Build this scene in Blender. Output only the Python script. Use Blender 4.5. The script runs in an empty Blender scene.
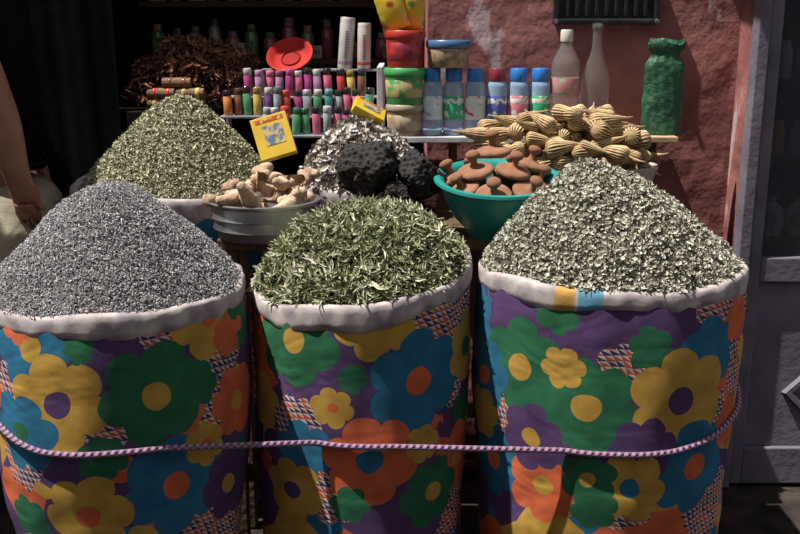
import bpy, bmesh, math, random
import numpy as np
from mathutils import Vector, Matrix, Euler, noise

random.seed(5)
rng = np.random.default_rng(7)
scene = bpy.context.scene
COL = scene.collection
FLOOR = -0.06

# ------------------------------------------------------------------ materials
def nodes_of(m):
    m.use_nodes = True
    nt = m.node_tree
    return nt, nt.nodes, nt.links, nt.nodes["Principled BSDF"]

def pm(name, c1, c2=None, scale=8.0, rough=0.7, bump=0.0, bscale=None, metal=0.0, trans=0.0, ior=1.45, lo=0.35, hi=0.65, detail=5.0, spec=0.5, bdist=.01):
    m = bpy.data.materials.new(name)
    nt, N, L, b = nodes_of(m)
    b.inputs["Roughness"].default_value = rough
    b.inputs["Metallic"].default_value = metal
    b.inputs["Transmission Weight"].default_value = trans
    b.inputs["IOR"].default_value = ior
    b.inputs["Specular IOR Level"].default_value = spec
    tc = N.new("ShaderNodeTexCoord")
    nz = N.new("ShaderNodeTexNoise"); nz.inputs["Scale"].default_value = scale; nz.inputs["Detail"].default_value = detail
    L.new(tc.outputs["Object"], nz.inputs["Vector"])
    r = N.new("ShaderNodeValToRGB")
    if c2 is None: c2 = tuple(c*0.8 for c in c1)
    r.color_ramp.elements[0].position = lo; r.color_ramp.elements[0].color = (*c2, 1)
    r.color_ramp.elements[1].position = hi; r.color_ramp.elements[1].color = (*c1, 1)
    L.new(nz.outputs["Fac"], r.inputs["Fac"]); L.new(r.outputs["Color"], b.inputs["Base Color"])
    if bump > 0:
        n2 = N.new("ShaderNodeTexNoise"); n2.inputs["Scale"].default_value = bscale or scale*4; n2.inputs["Detail"].default_value = 6
        L.new(tc.outputs["Object"], n2.inputs["Vector"])
        bp = N.new("ShaderNodeBump"); bp.inputs["Strength"].default_value = bump; bp.inputs["Distance"].default_value = bdist
        L.new(n2.outputs["Fac"], bp.inputs["Height"]); L.new(bp.outputs["Normal"], b.inputs["Normal"])
    return m

def herb_mat(name, rough=0.9):
    m = bpy.data.materials.new(name)
    nt, N, L, b = nodes_of(m)
    b.inputs["Roughness"].default_value = rough
    b.inputs["Specular IOR Level"].default_value = .10
    a = N.new("ShaderNodeAttribute"); a.attribute_name = "Col"
    L.new(a.outputs["Color"], b.inputs["Base Color"])
    return m

PUR=(.092,.050,.138); GRN=(.028,.145,.070); MUS=(.50,.305,.060); BLU=(.028,.155,.275); ORA=(.60,.135,.055); CRM=(.58,.50,.44)

def flower_group():
    g = bpy.data.node_groups.new("flower_print", "ShaderNodeTree")
    I = g.interface
    def s(n, io, t, d=None):
        k = I.new_socket(name=n, in_out=io, socket_type=t)
        if d is not None: k.default_value = d
    s("U","INPUT","NodeSocketFloat",0.0); s("V","INPUT","NodeSocketFloat",0.0)
    s("CX","INPUT","NodeSocketFloat",0.0); s("CY","INPUT","NodeSocketFloat",0.0)
    s("R","INPUT","NodeSocketFloat",0.1); s("Rot","INPUT","NodeSocketFloat",0.0)
    s("Petal","INPUT","NodeSocketColor"); s("Centre","INPUT","NodeSocketColor"); s("Base","INPUT","NodeSocketColor")
    s("Out","OUTPUT","NodeSocketColor")
    N=g.nodes; L=g.links
    gi=N.new("NodeGroupInput"); go=N.new("NodeGroupOutput")
    def M(op,a,b=None):
        n=N.new("ShaderNodeMath"); n.operation=op
        for i,x in enumerate((a,b)):
            if x is None: continue
            if isinstance(x,(int,float)): n.inputs[i].default_value=x
            else: L.new(x,n.inputs[i])
        return n.outputs[0]
    dx=M("SUBTRACT",gi.outputs["U"],gi.outputs["CX"]); dy=M("SUBTRACT",gi.outputs["V"],gi.outputs["CY"])
    ang=M("ADD",M("ARCTAN2",dy,dx),gi.outputs["Rot"])
    rad=M("SQRT",M("ADD",M("MULTIPLY",dx,dx),M("MULTIPLY",dy,dy)))
    lobe=M("POWER",M("ABSOLUTE",M("COSINE",M("MULTIPLY",ang,3.0))),0.6)
    edge=M("MULTIPLY",gi.outputs["R"],M("ADD",M("MULTIPLY",lobe,0.26),0.76))
    m1=M("LESS_THAN",rad,edge)
    m2=M("LESS_THAN",rad,M("MULTIPLY",gi.outputs["R"],0.27))
    def mix(f,a,b):
        n=N.new("ShaderNodeMix"); n.data_type='RGBA'
        L.new(f,n.inputs[0]); L.new(a,n.inputs[6]); L.new(b,n.inputs[7]); return n.outputs[2]
    o=mix(m1,gi.outputs["Base"],gi.outputs["Petal"]); o=mix(m2,o,gi.outputs["Centre"])
    L.new(o,go.inputs["Out"])
    return g
FG = flower_group()

def fabric(name, flowers):
    m = bpy.data.materials.new(name)
    nt, N, L, b = nodes_of(m)
    b.inputs["Roughness"].default_value = 0.9
    b.inputs["Specular IOR Level"].default_value = 0.15
    def M(op,a,bb=None):
        n=N.new("ShaderNodeMath"); n.operation=op
        for i,x in enumerate((a,bb)):
            if x is None: continue
            if isinstance(x,(int,float)): n.inputs[i].default_value=x
            else: L.new(x,n.inputs[i])
        return n.outputs[0]
    uv=N.new("ShaderNodeUVMap"); uv.uv_map="UVMap"
    nz=N.new("ShaderNodeTexNoise"); nz.inputs["Scale"].default_value=9; L.new(uv.outputs[0],nz.inputs["Vector"])
    sub=N.new("ShaderNodeVectorMath"); sub.operation='SUBTRACT'; L.new(nz.outputs["Color"],sub.inputs[0]); sub.inputs[1].default_value=(.5,.5,.5)
    sc=N.new("ShaderNodeVectorMath"); sc.operation='SCALE'; L.new(sub.outputs[0],sc.inputs[0]); sc.inputs["Scale"].default_value=0.024
    ad=N.new("ShaderNodeVectorMath"); ad.operation='ADD'; L.new(uv.outputs[0],ad.inputs[0]); L.new(sc.outputs[0],ad.inputs[1])
    sp=N.new("ShaderNodeSeparateXYZ"); L.new(ad.outputs[0],sp.inputs[0])
    U,V=sp.outputs[0],sp.outputs[1]
    us=M("DIVIDE",M("ADD",U,M("MULTIPLY",V,0.5)),0.0165); vs=M("DIVIDE",V,0.0140)
    fu=M("FRACT",us); fv=M("FRACT",vs)
    tri=M("LESS_THAN",M("ADD",fu,fv),1.12)
    cmb=N.new("ShaderNodeCombineXYZ"); L.new(M("FLOOR",us),cmb.inputs[0]); L.new(M("FLOOR",vs),cmb.inputs[1])
    wn=N.new("ShaderNodeTexWhiteNoise"); wn.noise_dimensions='2D'; L.new(cmb.outputs[0],wn.inputs["Vector"])
    pick=M("GREATER_THAN",wn.outputs["Value"],0.5)
    def mix(f,a,bb,bt='MIX'):
        n=N.new("ShaderNodeMix"); n.data_type='RGBA'; n.blend_type=bt
        for i,x in ((0,f),(6,a),(7,bb)):
            if isinstance(x,(int,float)): n.inputs[i].default_value=x
            elif isinstance(x,tuple): n.inputs[i].default_value=(*x,1)
            else: L.new(x,n.inputs[i])
        return n.outputs[2]
    tc_=mix(pick,(.06,.035,.12),(.46,.09,.045)); tc_=mix(tri,CRM,tc_)
    vo=N.new("ShaderNodeTexNoise"); vo.inputs["Scale"].default_value=4.5; vo.inputs["Detail"].default_value=0; L.new(uv.outputs[0],vo.inputs["Vector"])
    msk=M("GREATER_THAN",vo.outputs["Fac"],.60)
    vb=N.new("ShaderNodeTexVoronoi"); vb.inputs["Scale"].default_value=7.5; L.new(ad.outputs[0],vb.inputs["Vector"])
    sp2=N.new("ShaderNodeSeparateColor"); L.new(vb.outputs["Color"],sp2.inputs[0])
    bc=mix(M("GREATER_THAN",sp2.outputs[0],.66),PUR,MUS); bc=mix(M("GREATER_THAN",sp2.outputs[1],.72),bc,BLU); bc=mix(M("GREATER_THAN",sp2.outputs[2],.76),bc,ORA)
    c=mix(msk,bc,tc_)
    for (cx,cy,R,pc,cc) in flowers:
        g=N.new("ShaderNodeGroup"); g.node_tree=FG
        L.new(U,g.inputs["U"]); L.new(V,g.inputs["V"])
        g.inputs["CX"].default_value=cx; g.inputs["CY"].default_value=cy; g.inputs["R"].default_value=R
        g.inputs["Rot"].default_value=random.uniform(0,1)
        if pc=='T': L.new(tc_,g.inputs["Petal"]); L.new(tc_,g.inputs["Centre"])
        else:
            g.inputs["Petal"].default_value=(*pc,1); g.inputs["Centre"].default_value=(*cc,1)
        L.new(c,g.inputs["Base"]); c=g.outputs[0]
    n3=N.new("ShaderNodeTexNoise"); n3.inputs["Scale"].default_value=14; n3.inputs["Detail"].default_value=8; L.new(uv.outputs[0],n3.inputs["Vector"])
    rr=N.new("ShaderNodeValToRGB"); rr.color_ramp.elements[0].position=.3; rr.color_ramp.elements[0].color=(.66,.64,.64,1); rr.color_ramp.elements[1].position=.7; rr.color_ramp.elements[1].color=(1,1,1,1)
    L.new(n3.outputs["Fac"],rr.inputs["Fac"])
    c=mix(1.0,c,rr.outputs["Color"],'MULTIPLY')
    L.new(c,b.inputs["Base Color"])
    w=N.new("ShaderNodeTexWave"); w.inputs["Scale"].default_value=130; w.bands_direction='Y'; L.new(uv.outputs[0],w.inputs["Vector"])
    w2=N.new("ShaderNodeTexWave"); w2.inputs["Scale"].default_value=130; w2.bands_direction='X'; L.new(uv.outputs[0],w2.inputs["Vector"])
    s2=M("ADD",M("ADD",w.outputs["Fac"],w2.outputs["Fac"]),M("MULTIPLY",n3.outputs["Fac"],4.0))
    bp=N.new("ShaderNodeBump"); bp.inputs["Strength"].default_value=.3; bp.inputs["Distance"].default_value=.004
    L.new(s2,bp.inputs["Height"])
    mpf=N.new("ShaderNodeMapping"); mpf.inputs["Scale"].default_value=(1.,1.8,1); mpf.inputs["Rotation"].default_value=(0,0,.35); L.new(uv.outputs[0],mpf.inputs[0])
    nf=N.new("ShaderNodeTexNoise"); nf.inputs["Scale"].default_value=4.5; nf.inputs["Detail"].default_value=2; nf.inputs["Distortion"].default_value=.8; L.new(mpf.outputs[0],nf.inputs["Vector"])
    bf=N.new("ShaderNodeBump"); bf.inputs["Strength"].default_value=.40; bf.inputs["Distance"].default_value=.035
    L.new(nf.outputs["Fac"],bf.inputs["Height"]); L.new(bf.outputs["Normal"],bp.inputs["Normal"])
    L.new(bp.outputs["Normal"],b.inputs["Normal"])
    return m

# ------------------------------------------------------------------ helpers
def tag(o, label, category, group=None, kind=None):
    o["label"]=label; o["category"]=category
    if group: o["group"]=group
    if kind: o["kind"]=kind
    return o

def link(o, parent=None):
    COL.objects.link(o)
    if parent: o.parent=parent
    return o

def mk(name, verts, faces, mat, smooth=True, parent=None):
    me=bpy.data.meshes.new(name); me.from_pydata([tuple(v) for v in verts],[],faces); me.update()
    if smooth:
        me.polygons.foreach_set("use_smooth",[True]*len(me.polygons))
    if mat: me.materials.append(mat)
    return link(bpy.data.objects.new(name,me),parent)

def empty(name, loc, rot=(0,0,0)):
    e=bpy.data.objects.new(name,None); e.location=loc; e.rotation_euler=rot; e.empty_display_size=.05
    COL.objects.link(e); return e

def lathe(name, prof, mat, seg=32, parent=None, loc=(0,0,0), rib=None, rot=(0,0,0)):
    v=[];f=[]
    for (r,z) in prof:
        for i in range(seg):
            a=2*math.pi*i/seg
            rr=r*(1+(rib(a,z) if rib else 0))
            v.append((rr*math.cos(a),rr*math.sin(a),z))
    n=len(prof)
    for j in range(n-1):
        for i in range(seg):
            k=(i+1)%seg
            f.append((j*seg+i,j*seg+k,(j+1)*seg+k,(j+1)*seg+i))
    if prof[0][0]>1e-5: f.append(tuple(range(seg-1,-1,-1)))
    if prof[-1][0]>1e-5: f.append(tuple((n-1)*seg+i for i in range(seg)))
    o=mk(name,v,f,mat,True,parent); o.location=loc; o.rotation_euler=rot
    bm=bmesh.new(); bm.from_mesh(o.data); bmesh.ops.remove_doubles(bm,verts=bm.verts,dist=1e-6)
    bmesh.ops.recalc_face_normals(bm,faces=bm.faces); bm.to_mesh(o.data); bm.free()
    md=o.modifiers.new("auto","EDGE_SPLIT"); md.split_angle=math.radians(50)
    return o

def box(name, c, s, mat, bevel=.003, parent=None, rot=(0,0,0), seg=2):
    bm=bmesh.new(); bmesh.ops.create_cube(bm,size=1)
    bmesh.ops.scale(bm,vec=s,verts=bm.verts)
    if bevel>0: bmesh.ops.bevel(bm,geom=bm.edges[:],offset=bevel,segments=seg,affect='EDGES',profile=.6)
    me=bpy.data.meshes.new(name); bm.to_mesh(me); bm.free(); me.materials.append(mat)
    o=bpy.data.objects.new(name,me); o.location=c; o.rotation_euler=rot
    return link(o,parent)

def rotmats(n, normal, spread, rng=rng):
    a=rng.normal(size=(n,3))
    nn=normal+rng.normal(size=(n,3))*spread
    nn/=np.linalg.norm(nn,axis=1,keepdims=True)
    t=a-np.sum(a*nn,axis=1,keepdims=True)*nn; t/=np.linalg.norm(t,axis=1,keepdims=True)
    bb=np.cross(nn,t)
    return np.stack([t,bb,nn],axis=2)

def leaf_template(L,W,curl,fold,ns,twist=0.):
    v=[];f=[]
    for i in range(ns+1):
        s=i/ns; x=(s-.5)*L; w=W*math.sin(math.pi*(0.08+0.84*s)); z=curl*(4*(s-.5)**2); tw=twist*(s-.5)
        for q in (-1,0,1):
            yy=q*w; zz=abs(q)*fold*w
            v.append((x,yy*math.cos(tw)-zz*math.sin(tw),z+yy*math.sin(tw)+zz*math.cos(tw)))
    for i in range(ns):
        a=i*3
        f+= [(a,a+3,a+4,a+1),(a+1,a+4,a+5,a+2)]
    return np.array(v),f
def grain_template(L,W):
    v=np.array([(-L/2,0,0),(L/2,0,0),(0,W,0),(0,-W,0),(0,0,W),(0,0,-W)]); v[2:,0]+=L*.12
    f=[(0,2,4),(0,4,3),(0,3,5),(0,5,2),(1,4,2),(1,3,4),(1,5,3),(1,2,5)]
    return v,f

def heap(name, surf, n, template, cols, spread, lift, basecol, label, category, size_var=.3, mat=None, clump=.9, rhomax=1.0):
    T,F=template
    nr,nt=40,96
    R,TH=np.meshgrid(np.linspace(0,1,nr),np.linspace(0,2*np.pi,nt,endpoint=False),indexing='ij')
    bx=surf(R.ravel(),TH.ravel())
    bx[:,2]-=lift*1.0
    verts=[bx]; faces=[]
    for i in range(nr-1):
        for j in range(nt):
            k=(j+1)%nt
            faces.append((i*nt+j,i*nt+k,(i+1)*nt+k,(i+1)*nt+j))
    colors=[np.tile(np.array([*basecol,1.]),(len(bx),1))]
    off=len(bx)
    rho=np.sqrt(rng.random(n))*rhomax; th=rng.random(n)*2*np.pi
    p=surf(rho,th); e=1e-3
    p1=surf(np.clip(rho+e,0,1.01),th)-p; p2=surf(np.clip(rho,0.02,1),th+e)-surf(np.clip(rho,0.02,1),th)
    nn=np.cross(p1,p2); l=np.linalg.norm(nn,axis=1,keepdims=True); l[l<1e-12]=1; nn/=l
    nn[nn[:,2]<0]*=-1
    bumpy=np.array([noise.noise(Vector((float(q[0])*14,float(q[1])*14,float(q[2])*14)))+.5*noise.noise(Vector((float(q[0])*40,float(q[1])*40,float(q[2])*40))) for q in p])
    p=p+nn*(rng.random((n,1))*lift*1.6 - lift*.5) + nn*(bumpy[:,None]*lift*clump)
    M=rotmats(n,nn,spread)
    s=(1+size_var*rng.normal(size=(n,1,1))).clip(.45,1.8)
    V=np.einsum('nij,kj->nki',M,T)*s+p[:,None,:]
    k=len(T)
    verts.append(V.reshape(-1,3))
    Fa=np.array(F)
    FF=(Fa[None]+ (np.arange(n)*k+off)[:,None,None]).reshape(-1,Fa.shape[1])
    faces+=FF.tolist()
    cols=np.array(cols); ci=rng.integers(0,len(cols),n)
    c=cols[ci]*(1+.15*rng.normal(size=(n,1))); c=c.clip(.01,1)
    c=np.concatenate([c,np.ones((n,1))],axis=1)
    colors.append(np.repeat(c,k,axis=0))
    verts=np.concatenate(verts); colors=np.concatenate(colors)
    me=bpy.data.meshes.new(name); me.from_pydata(verts.tolist(),[],faces); me.update()
    a=me.color_attributes.new("Col",'FLOAT_COLOR','POINT'); a.data.foreach_set("color",colors.astype(np.float32).ravel())
    me.materials.append(mat or HERB)
    o=link(bpy.data.objects.new(name,me))
    tag(o,label,category,kind="stuff")
    return o
HERB=herb_mat("dried_herb")

# ------------------------------------------------------------------ sacks
class Sack:
    def __init__(s,cx,cy,rx,ry,zt,sag=.03,tilt=0.,ph=0.,bot=.9,bulge=.03,base=FLOOR,cuff=1.0):
        s.__dict__.update(cx=cx,cy=cy,rx=rx,ry=ry,zt=zt,sag=sag,tilt=tilt,ph=ph,bot=bot,bulge=bulge,base=base,cuff=cuff)
    def rim(s,th):
        return s.zt - s.sag*np.maximum(np.cos(th),-.3) + s.tilt*np.sin(th) + .006*np.sin(3*th+s.ph)+.003*np.sin(7*th+2*s.ph)
    def scale(s,th,t):
        b=1-.02*np.exp(-t*25)+s.bulge*np.sin(np.pi*np.minimum(t*1.7,1.0))-(1-s.bot)*t**2.4
        w=.010*np.sin(3*th+7*t+s.ph)+.008*np.sin(6*th-12*t+s.ph*2)*(.4+t)+.005*np.sin(13*th+5*t+s.ph)+.002*np.sin(29*th+11*t)*np.exp(-t*4)
        w=w+.007*np.sin(20*t+2.2*np.sin(2*th+s.ph))*np.clip(t*1.6,0,1)+.003*np.sin(45*t+3*np.sin(3*th+s.ph*2))*np.clip(t*2,0,1)
        return b+w
    def pt(s,th,h):
        zr=s.rim(th); t=h/(s.zt-s.base)
        k=s.scale(th,t)
        return s.cx+s.rx*k*np.sin(th), s.cy-s.ry*k*np.cos(th), zr-h*(zr-s.base)/(s.zt-s.base)
    def surf(s,H,f,px=0.,py=0.,inset=.955,rag=.05):
        def fn(rho,th):
            r=rho*inset
            z=s.rim(th)*rho**2+s.zt*(1-rho**2)-.004+H*f(rho)
            z=z+H*rag*(np.sin(3*th+s.ph)*np.sin(rho*7)+.6*np.sin(5*th+rho*9))*rho*(1-rho)
            return np.stack([s.cx+s.rx*r*np.sin(th)+px*(1-rho), s.cy-s.ry*r*np.cos(th)+py*(1-rho), z],axis=1)
        return fn

def cuff_mat(name, patches=()):
    m=bpy.data.materials.new(name); nt,N,L,b=nodes_of(m); b.inputs["Roughness"].default_value=.9; b.inputs["Specular IOR Level"].default_value=.2
    tc=N.new("ShaderNodeUVMap"); tc.uv_map="UVMap"
    nz=N.new("ShaderNodeTexNoise"); nz.inputs["Scale"].default_value=16; nz.inputs["Detail"].default_value=9
    L.new(tc.outputs[0],nz.inputs["Vector"])
    r=N.new("ShaderNodeValToRGB"); r.color_ramp.elements[0].position=.35; r.color_ramp.elements[0].color=(.22,.185,.21,1)
    r.color_ramp.elements[1].position=.66; r.color_ramp.elements[1].color=(.50,.45,.43,1)
    L.new(nz.outputs["Fac"],r.inputs["Fac"]); c=r.outputs[0]
    sp=N.new("ShaderNodeSeparateXYZ"); L.new(tc.outputs[0],sp.inputs[0])
    for (a,bb,col) in patches:
        g=N.new("ShaderNodeMath"); g.operation='GREATER_THAN'; L.new(sp.outputs[0],g.inputs[0]); g.inputs[1].default_value=a
        l=N.new("ShaderNodeMath"); l.operation='LESS_THAN'; L.new(sp.outputs[0],l.inputs[0]); l.inputs[1].default_value=bb
        mu=N.new("ShaderNodeMath"); mu.operation='MULTIPLY'; L.new(g.outputs[0],mu.inputs[0]); L.new(l.outputs[0],mu.inputs[1])
        mx=N.new("ShaderNodeMix"); mx.data_type='RGBA'; L.new(mu.outputs[0],mx.inputs[0]); L.new(c,mx.inputs[6]); mx.inputs[7].default_value=(*col,1); c=mx.outputs[2]
    L.new(c,b.inputs["Base Color"])
    bp=N.new("ShaderNodeBump"); bp.inputs["Strength"].default_value=.6; bp.inputs["Distance"].default_value=.006
    L.new(nz.outputs["Fac"],bp.inputs["Height"]); L.new(bp.outputs["Normal"],b.inputs["Normal"])
    return m

def build_sack(S,flowers,label,patches=(),group="patterned herb sacks"):
    pal=[PUR,GRN,MUS,BLU,ORA]
    back=[]
    for i in range(9):
        a=random.choice([-1,1])*random.uniform(1.85,3.1); c=random.sample(pal,2)
        back.append((a*S.rx,-random.uniform(.05,.8),random.uniform(.10,.14),c[0],c[1]))
    fm=fabric("floral_cloth",back+list(flowers))
    e=empty("herb_sack",(S.cx,S.cy,S.base)); tag(e,label,"sack",group)
    off=Vector((S.cx,S.cy,S.base))
    nu,nv=220,110
    th=np.linspace(-np.pi,np.pi,nu+1); H=S.zt-S.base
    hs=np.linspace(.0,H,nv+1)
    v=[];uvs=[]
    for h in hs:
        x,y,z=S.pt(th,np.full_like(th,h))
        v+=list(zip((x-off.x).tolist(),(y-off.y).tolist(),(z-off.z).tolist())); uvs+=[(S.rx*t,-h) for t in th]
    f=[]
    for j in range(nv):
        for i in range(nu):
            a=j*(nu+1)+i; f.append((a,a+nu+1,a+nu+2,a+1))
    b=len(v); v.append((0,0,.002)); uvs.append((0,-H))
    for i in range(nu): f.append((nv*(nu+1)+i,b,nv*(nu+1)+i+1))
    o=mk("sack_body",v,f,fm,True,e)
    uvl=o.data.uv_layers.new(name="UVMap")
    li=np.zeros(len(o.data.loops),dtype=np.int32); o.data.loops.foreach_get("vertex_index",li)
    uvl.data.foreach_set("uv",np.array(uvs)[li].astype(np.float32).ravel())
    prof=[(-.022,-.05),(-.020,-.02),(-.015,-.003),(-.006,.002),(.002,.001),(.0065,-.005),(.0075,-.016),(.0075,-.030),(.0060,-.044),(.002,-.046),(.0,-.030)]
    nu=240; th=np.linspace(-np.pi,np.pi,nu+1); v=[];uvs=[]
    for k,(dr,dz) in enumerate(prof):
        w=1+.20*np.sin(4*th+S.ph)+.10*np.sin(9*th+2*S.ph)
        if k>=7: dzz=dz*S.cuff*(1+.16*np.sin(3*th+S.ph)+.07*np.sin(7*th))
        else: dzz=np.full_like(th,dz)
        drr=dr*w+.0008*np.sin(31*th+k*.7)+.0012*np.sin(17*th-k*.5)
        x,y,z=S.pt(th,np.zeros_like(th))
        kx=np.sin(th);ky=-np.cos(th)
        v+=list(zip((x+kx*drr-off.x).tolist(),(y+ky*drr-off.y).tolist(),(z+dzz-off.z).tolist())); uvs+=[(S.rx*t,k*.012) for t in th]
    f=[]
    for j in range(len(prof)-1):
        for i in range(nu):
            a=j*(nu+1)+i; f.append((a,a+1,a+nu+2,a+nu+1))
    o=mk("rolled_cuff",v,f,cuff_mat("cuff_cloth",patches),True,e)
    o["label"]="rolled grubby off-white cloth rim of the sack"
    uvl=o.data.uv_layers.new(name="UVMap")
    li=np.zeros(len(o.data.loops),dtype=np.int32); o.data.loops.foreach_get("vertex_index",li)
    uvl.data.foreach_set("uv",np.array(uvs)[li].astype(np.float32).ravel())
    return e

def pr(lst,half,S,step,arc,grow=1.08):
    out=[]; phi=-math.atan2(S.cx,S.cy)
    for (dx,dy,r,pc,cc) in lst:
        s=max(-.98,min(.98,dx/half)); a=math.asin(s)+phi
        h=(dy+arc*(1-math.sqrt(1-s*s)))*step
        out.append((a*S.rx,-h,r*step*(1 if pc=='T' else grow),pc,cc))
    return out

S1=Sack(-.652,2.110,.292,.272,.893,sag=.010,tilt=.0,ph=.6,bot=.72,bulge=.025)
S2=Sack(-.096,2.250,.267,.262,.888,sag=.026,tilt=.028,ph=2.1,bot=.92,bulge=.005,cuff=1.15)
S3=Sack(.508,2.240,.318,.270,.905,sag=.004,tilt=.002,ph=4.0,bot=.90,bulge=.022)
T='T'
f1=[(-92,20,50,PUR,MUS),(40,45,56,PUR,GRN),(-15,150,60,PUR,ORA),(108,160,60,PUR,GRN),(-10,45,40,PUR,PUR),(-100,60,24,T,T),(33,12,24,T,T),(92,50,28,T,T),(-100,140,30,T,T),(-20,112,22,T,T),(84,115,24,T,T),
    (-82,22,44,BLU,MUS),(-95,-2,20,ORA,ORA),(-62,80,46,MUS,PUR),(-22,-4,22,ORA,ORA),(80,8,42,MUS,ORA),(112,20,24,GRN,ORA),(98,30,20,ORA,ORA),
    (25,80,48,GRN,MUS),(-38,29,14,GRN,GRN),(66,76,22,GRN,GRN),(-95,108,38,BLU,GRN),(105,100,36,ORA,MUS),(-27,139,22,GRN,GRN),(40,178,50,BLU,ORA),(-45,200,42,MUS,ORA),(-102,202,24,GRN,GRN),(95,190,36,PUR,MUS),(70,140,22,MUS,ORA)]
f2=[(-32,82,68,PUR,PUR),(30,10,56,PUR,MUS),(40,200,60,PUR,PUR),(-70,150,40,PUR,ORA),(100,90,40,PUR,PUR),(-105,10,24,ORA,ORA),(-102,85,30,MUS,MUS),(70,20,30,T,T),(-66,112,28,T,T),(-30,195,30,T,T),(90,90,20,T,T),
    (18,12,40,MUS,PUR),(-66,27,44,GRN,MUS),(-10,70,14,GRN,GRN),(-30,100,20,MUS,ORA),(56,80,48,BLU,ORA),(106,50,32,MUS,GRN),
    (-60,145,30,BLU,BLU),(7,158,44,ORA,BLU),(-74,187,34,MUS,PUR),(103,116,18,GRN,GRN),(100,165,34,ORA,MUS),(71,198,34,GRN,MUS),(-14,204,18,GRN,GRN),(60,145,18,MUS,MUS)]
f3=[(-66,25,62,PUR,PUR),(30,28,76,PUR,PUR),(-22,135,64,PUR,PUR),(60,60,60,PUR,PUR),(-122,30,30,BLU,BLU),(108,12,30,T,T),(108,118,28,T,T),(-90,135,28,T,T),(30,205,32,T,T),(20,70,24,T,T),(-41,22,20,GRN,GRN),(46,50,20,GRN,GRN),(-12,-2,18,BLU,BLU),(-74,80,46,GRN,MUS),
    (-10,112,46,GRN,MUS),(-33,75,20,MUS,MUS),(99,55,34,BLU,BLU),(76,98,48,MUS,PUR),(-112,90,36,BLU,ORA),(-104,180,38,BLU,ORA),(-50,200,36,ORA,MUS),(-62,150,32,PUR,MUS),(94,168,46,BLU,ORA),(45,150,30,PUR,PUR),(35,190,34,MUS,BLU),(-5,185,26,GRN,MUS),(2,215,22,GRN,GRN),(124,20,22,ORA,ORA),(124,125,26,ORA,ORA),(-115,130,26,MUS,MUS)]
build_sack(S1,pr(f1,128,S1,.00225,25),"tall floral printed cloth sack full of lavender buds")
build_sack(S2,pr(f2,115,S2,.0024,38),"floral printed cloth sack full of curled green leaves")
po=-math.atan2(S3.cx,S3.cy)*S3.rx
build_sack(S3,pr(f3,134,S3,.0024,32),"wide floral printed cloth sack full of pale crumbled herb",patches=((po-.105,po-.060,(.45,.26,.07)),(po-.052,po+.002,(.10,.25,.35))))

lav=[(.355,.350,.375),(.265,.262,.285),(.46,.455,.465),(.15,.15,.165),(.39,.38,.355),(.33,.32,.365),(.21,.21,.21)]
rnd_=lambda k,mixv: (lambda r: (1-np.sqrt(r*r+k))/(1-math.sqrt(k))*mixv+(1-mixv)*(1-r*r))
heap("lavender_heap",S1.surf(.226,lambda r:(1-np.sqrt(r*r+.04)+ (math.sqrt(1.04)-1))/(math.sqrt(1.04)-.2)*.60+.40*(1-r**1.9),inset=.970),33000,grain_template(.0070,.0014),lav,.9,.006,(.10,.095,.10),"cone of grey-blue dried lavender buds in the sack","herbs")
ver=[(.29,.31,.175),(.37,.385,.25),(.20,.22,.115),(.45,.45,.33),(.32,.34,.21),(.53,.52,.41),(.11,.125,.06)]
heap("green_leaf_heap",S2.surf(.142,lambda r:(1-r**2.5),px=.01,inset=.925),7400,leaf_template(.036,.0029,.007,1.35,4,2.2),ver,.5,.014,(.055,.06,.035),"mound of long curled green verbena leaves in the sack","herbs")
mint=[(.43,.415,.345),(.35,.34,.28),(.51,.495,.42),(.24,.235,.19),(.46,.445,.38),(.39,.38,.32)]
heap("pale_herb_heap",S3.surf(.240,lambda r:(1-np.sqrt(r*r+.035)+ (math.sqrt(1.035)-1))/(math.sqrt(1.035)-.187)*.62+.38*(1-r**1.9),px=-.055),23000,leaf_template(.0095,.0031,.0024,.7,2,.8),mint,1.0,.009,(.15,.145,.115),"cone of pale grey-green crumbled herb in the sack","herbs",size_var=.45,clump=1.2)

S4=Sack(-.695,2.975,.335,.285,.985,sag=.014,ph=1.2,bot=.8,cuff=1.3)
f4=[(-60,30,40,PUR,ORA),(40,30,45,BLU,MUS),(90,60,40,MUS,BLU),(0,70,40,GRN,MUS)]
build_sack(S4,pr(f4,100,S4,.003,20),"floral cloth sack behind holding an olive coloured herb cone")
oli=[(.43,.42,.29),(.34,.34,.22),(.52,.51,.38),(.25,.25,.16),(.46,.45,.33)]
heap("olive_herb_heap",S4.surf(.272,rnd_(.02,.70),inset=.90,px=.015),17000,leaf_template(.0105,.0025,.0016,.7,2),oli,.8,.006,(.14,.14,.09),"tall cone of pale sage dried herb leaves in the sack","herbs")

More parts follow.
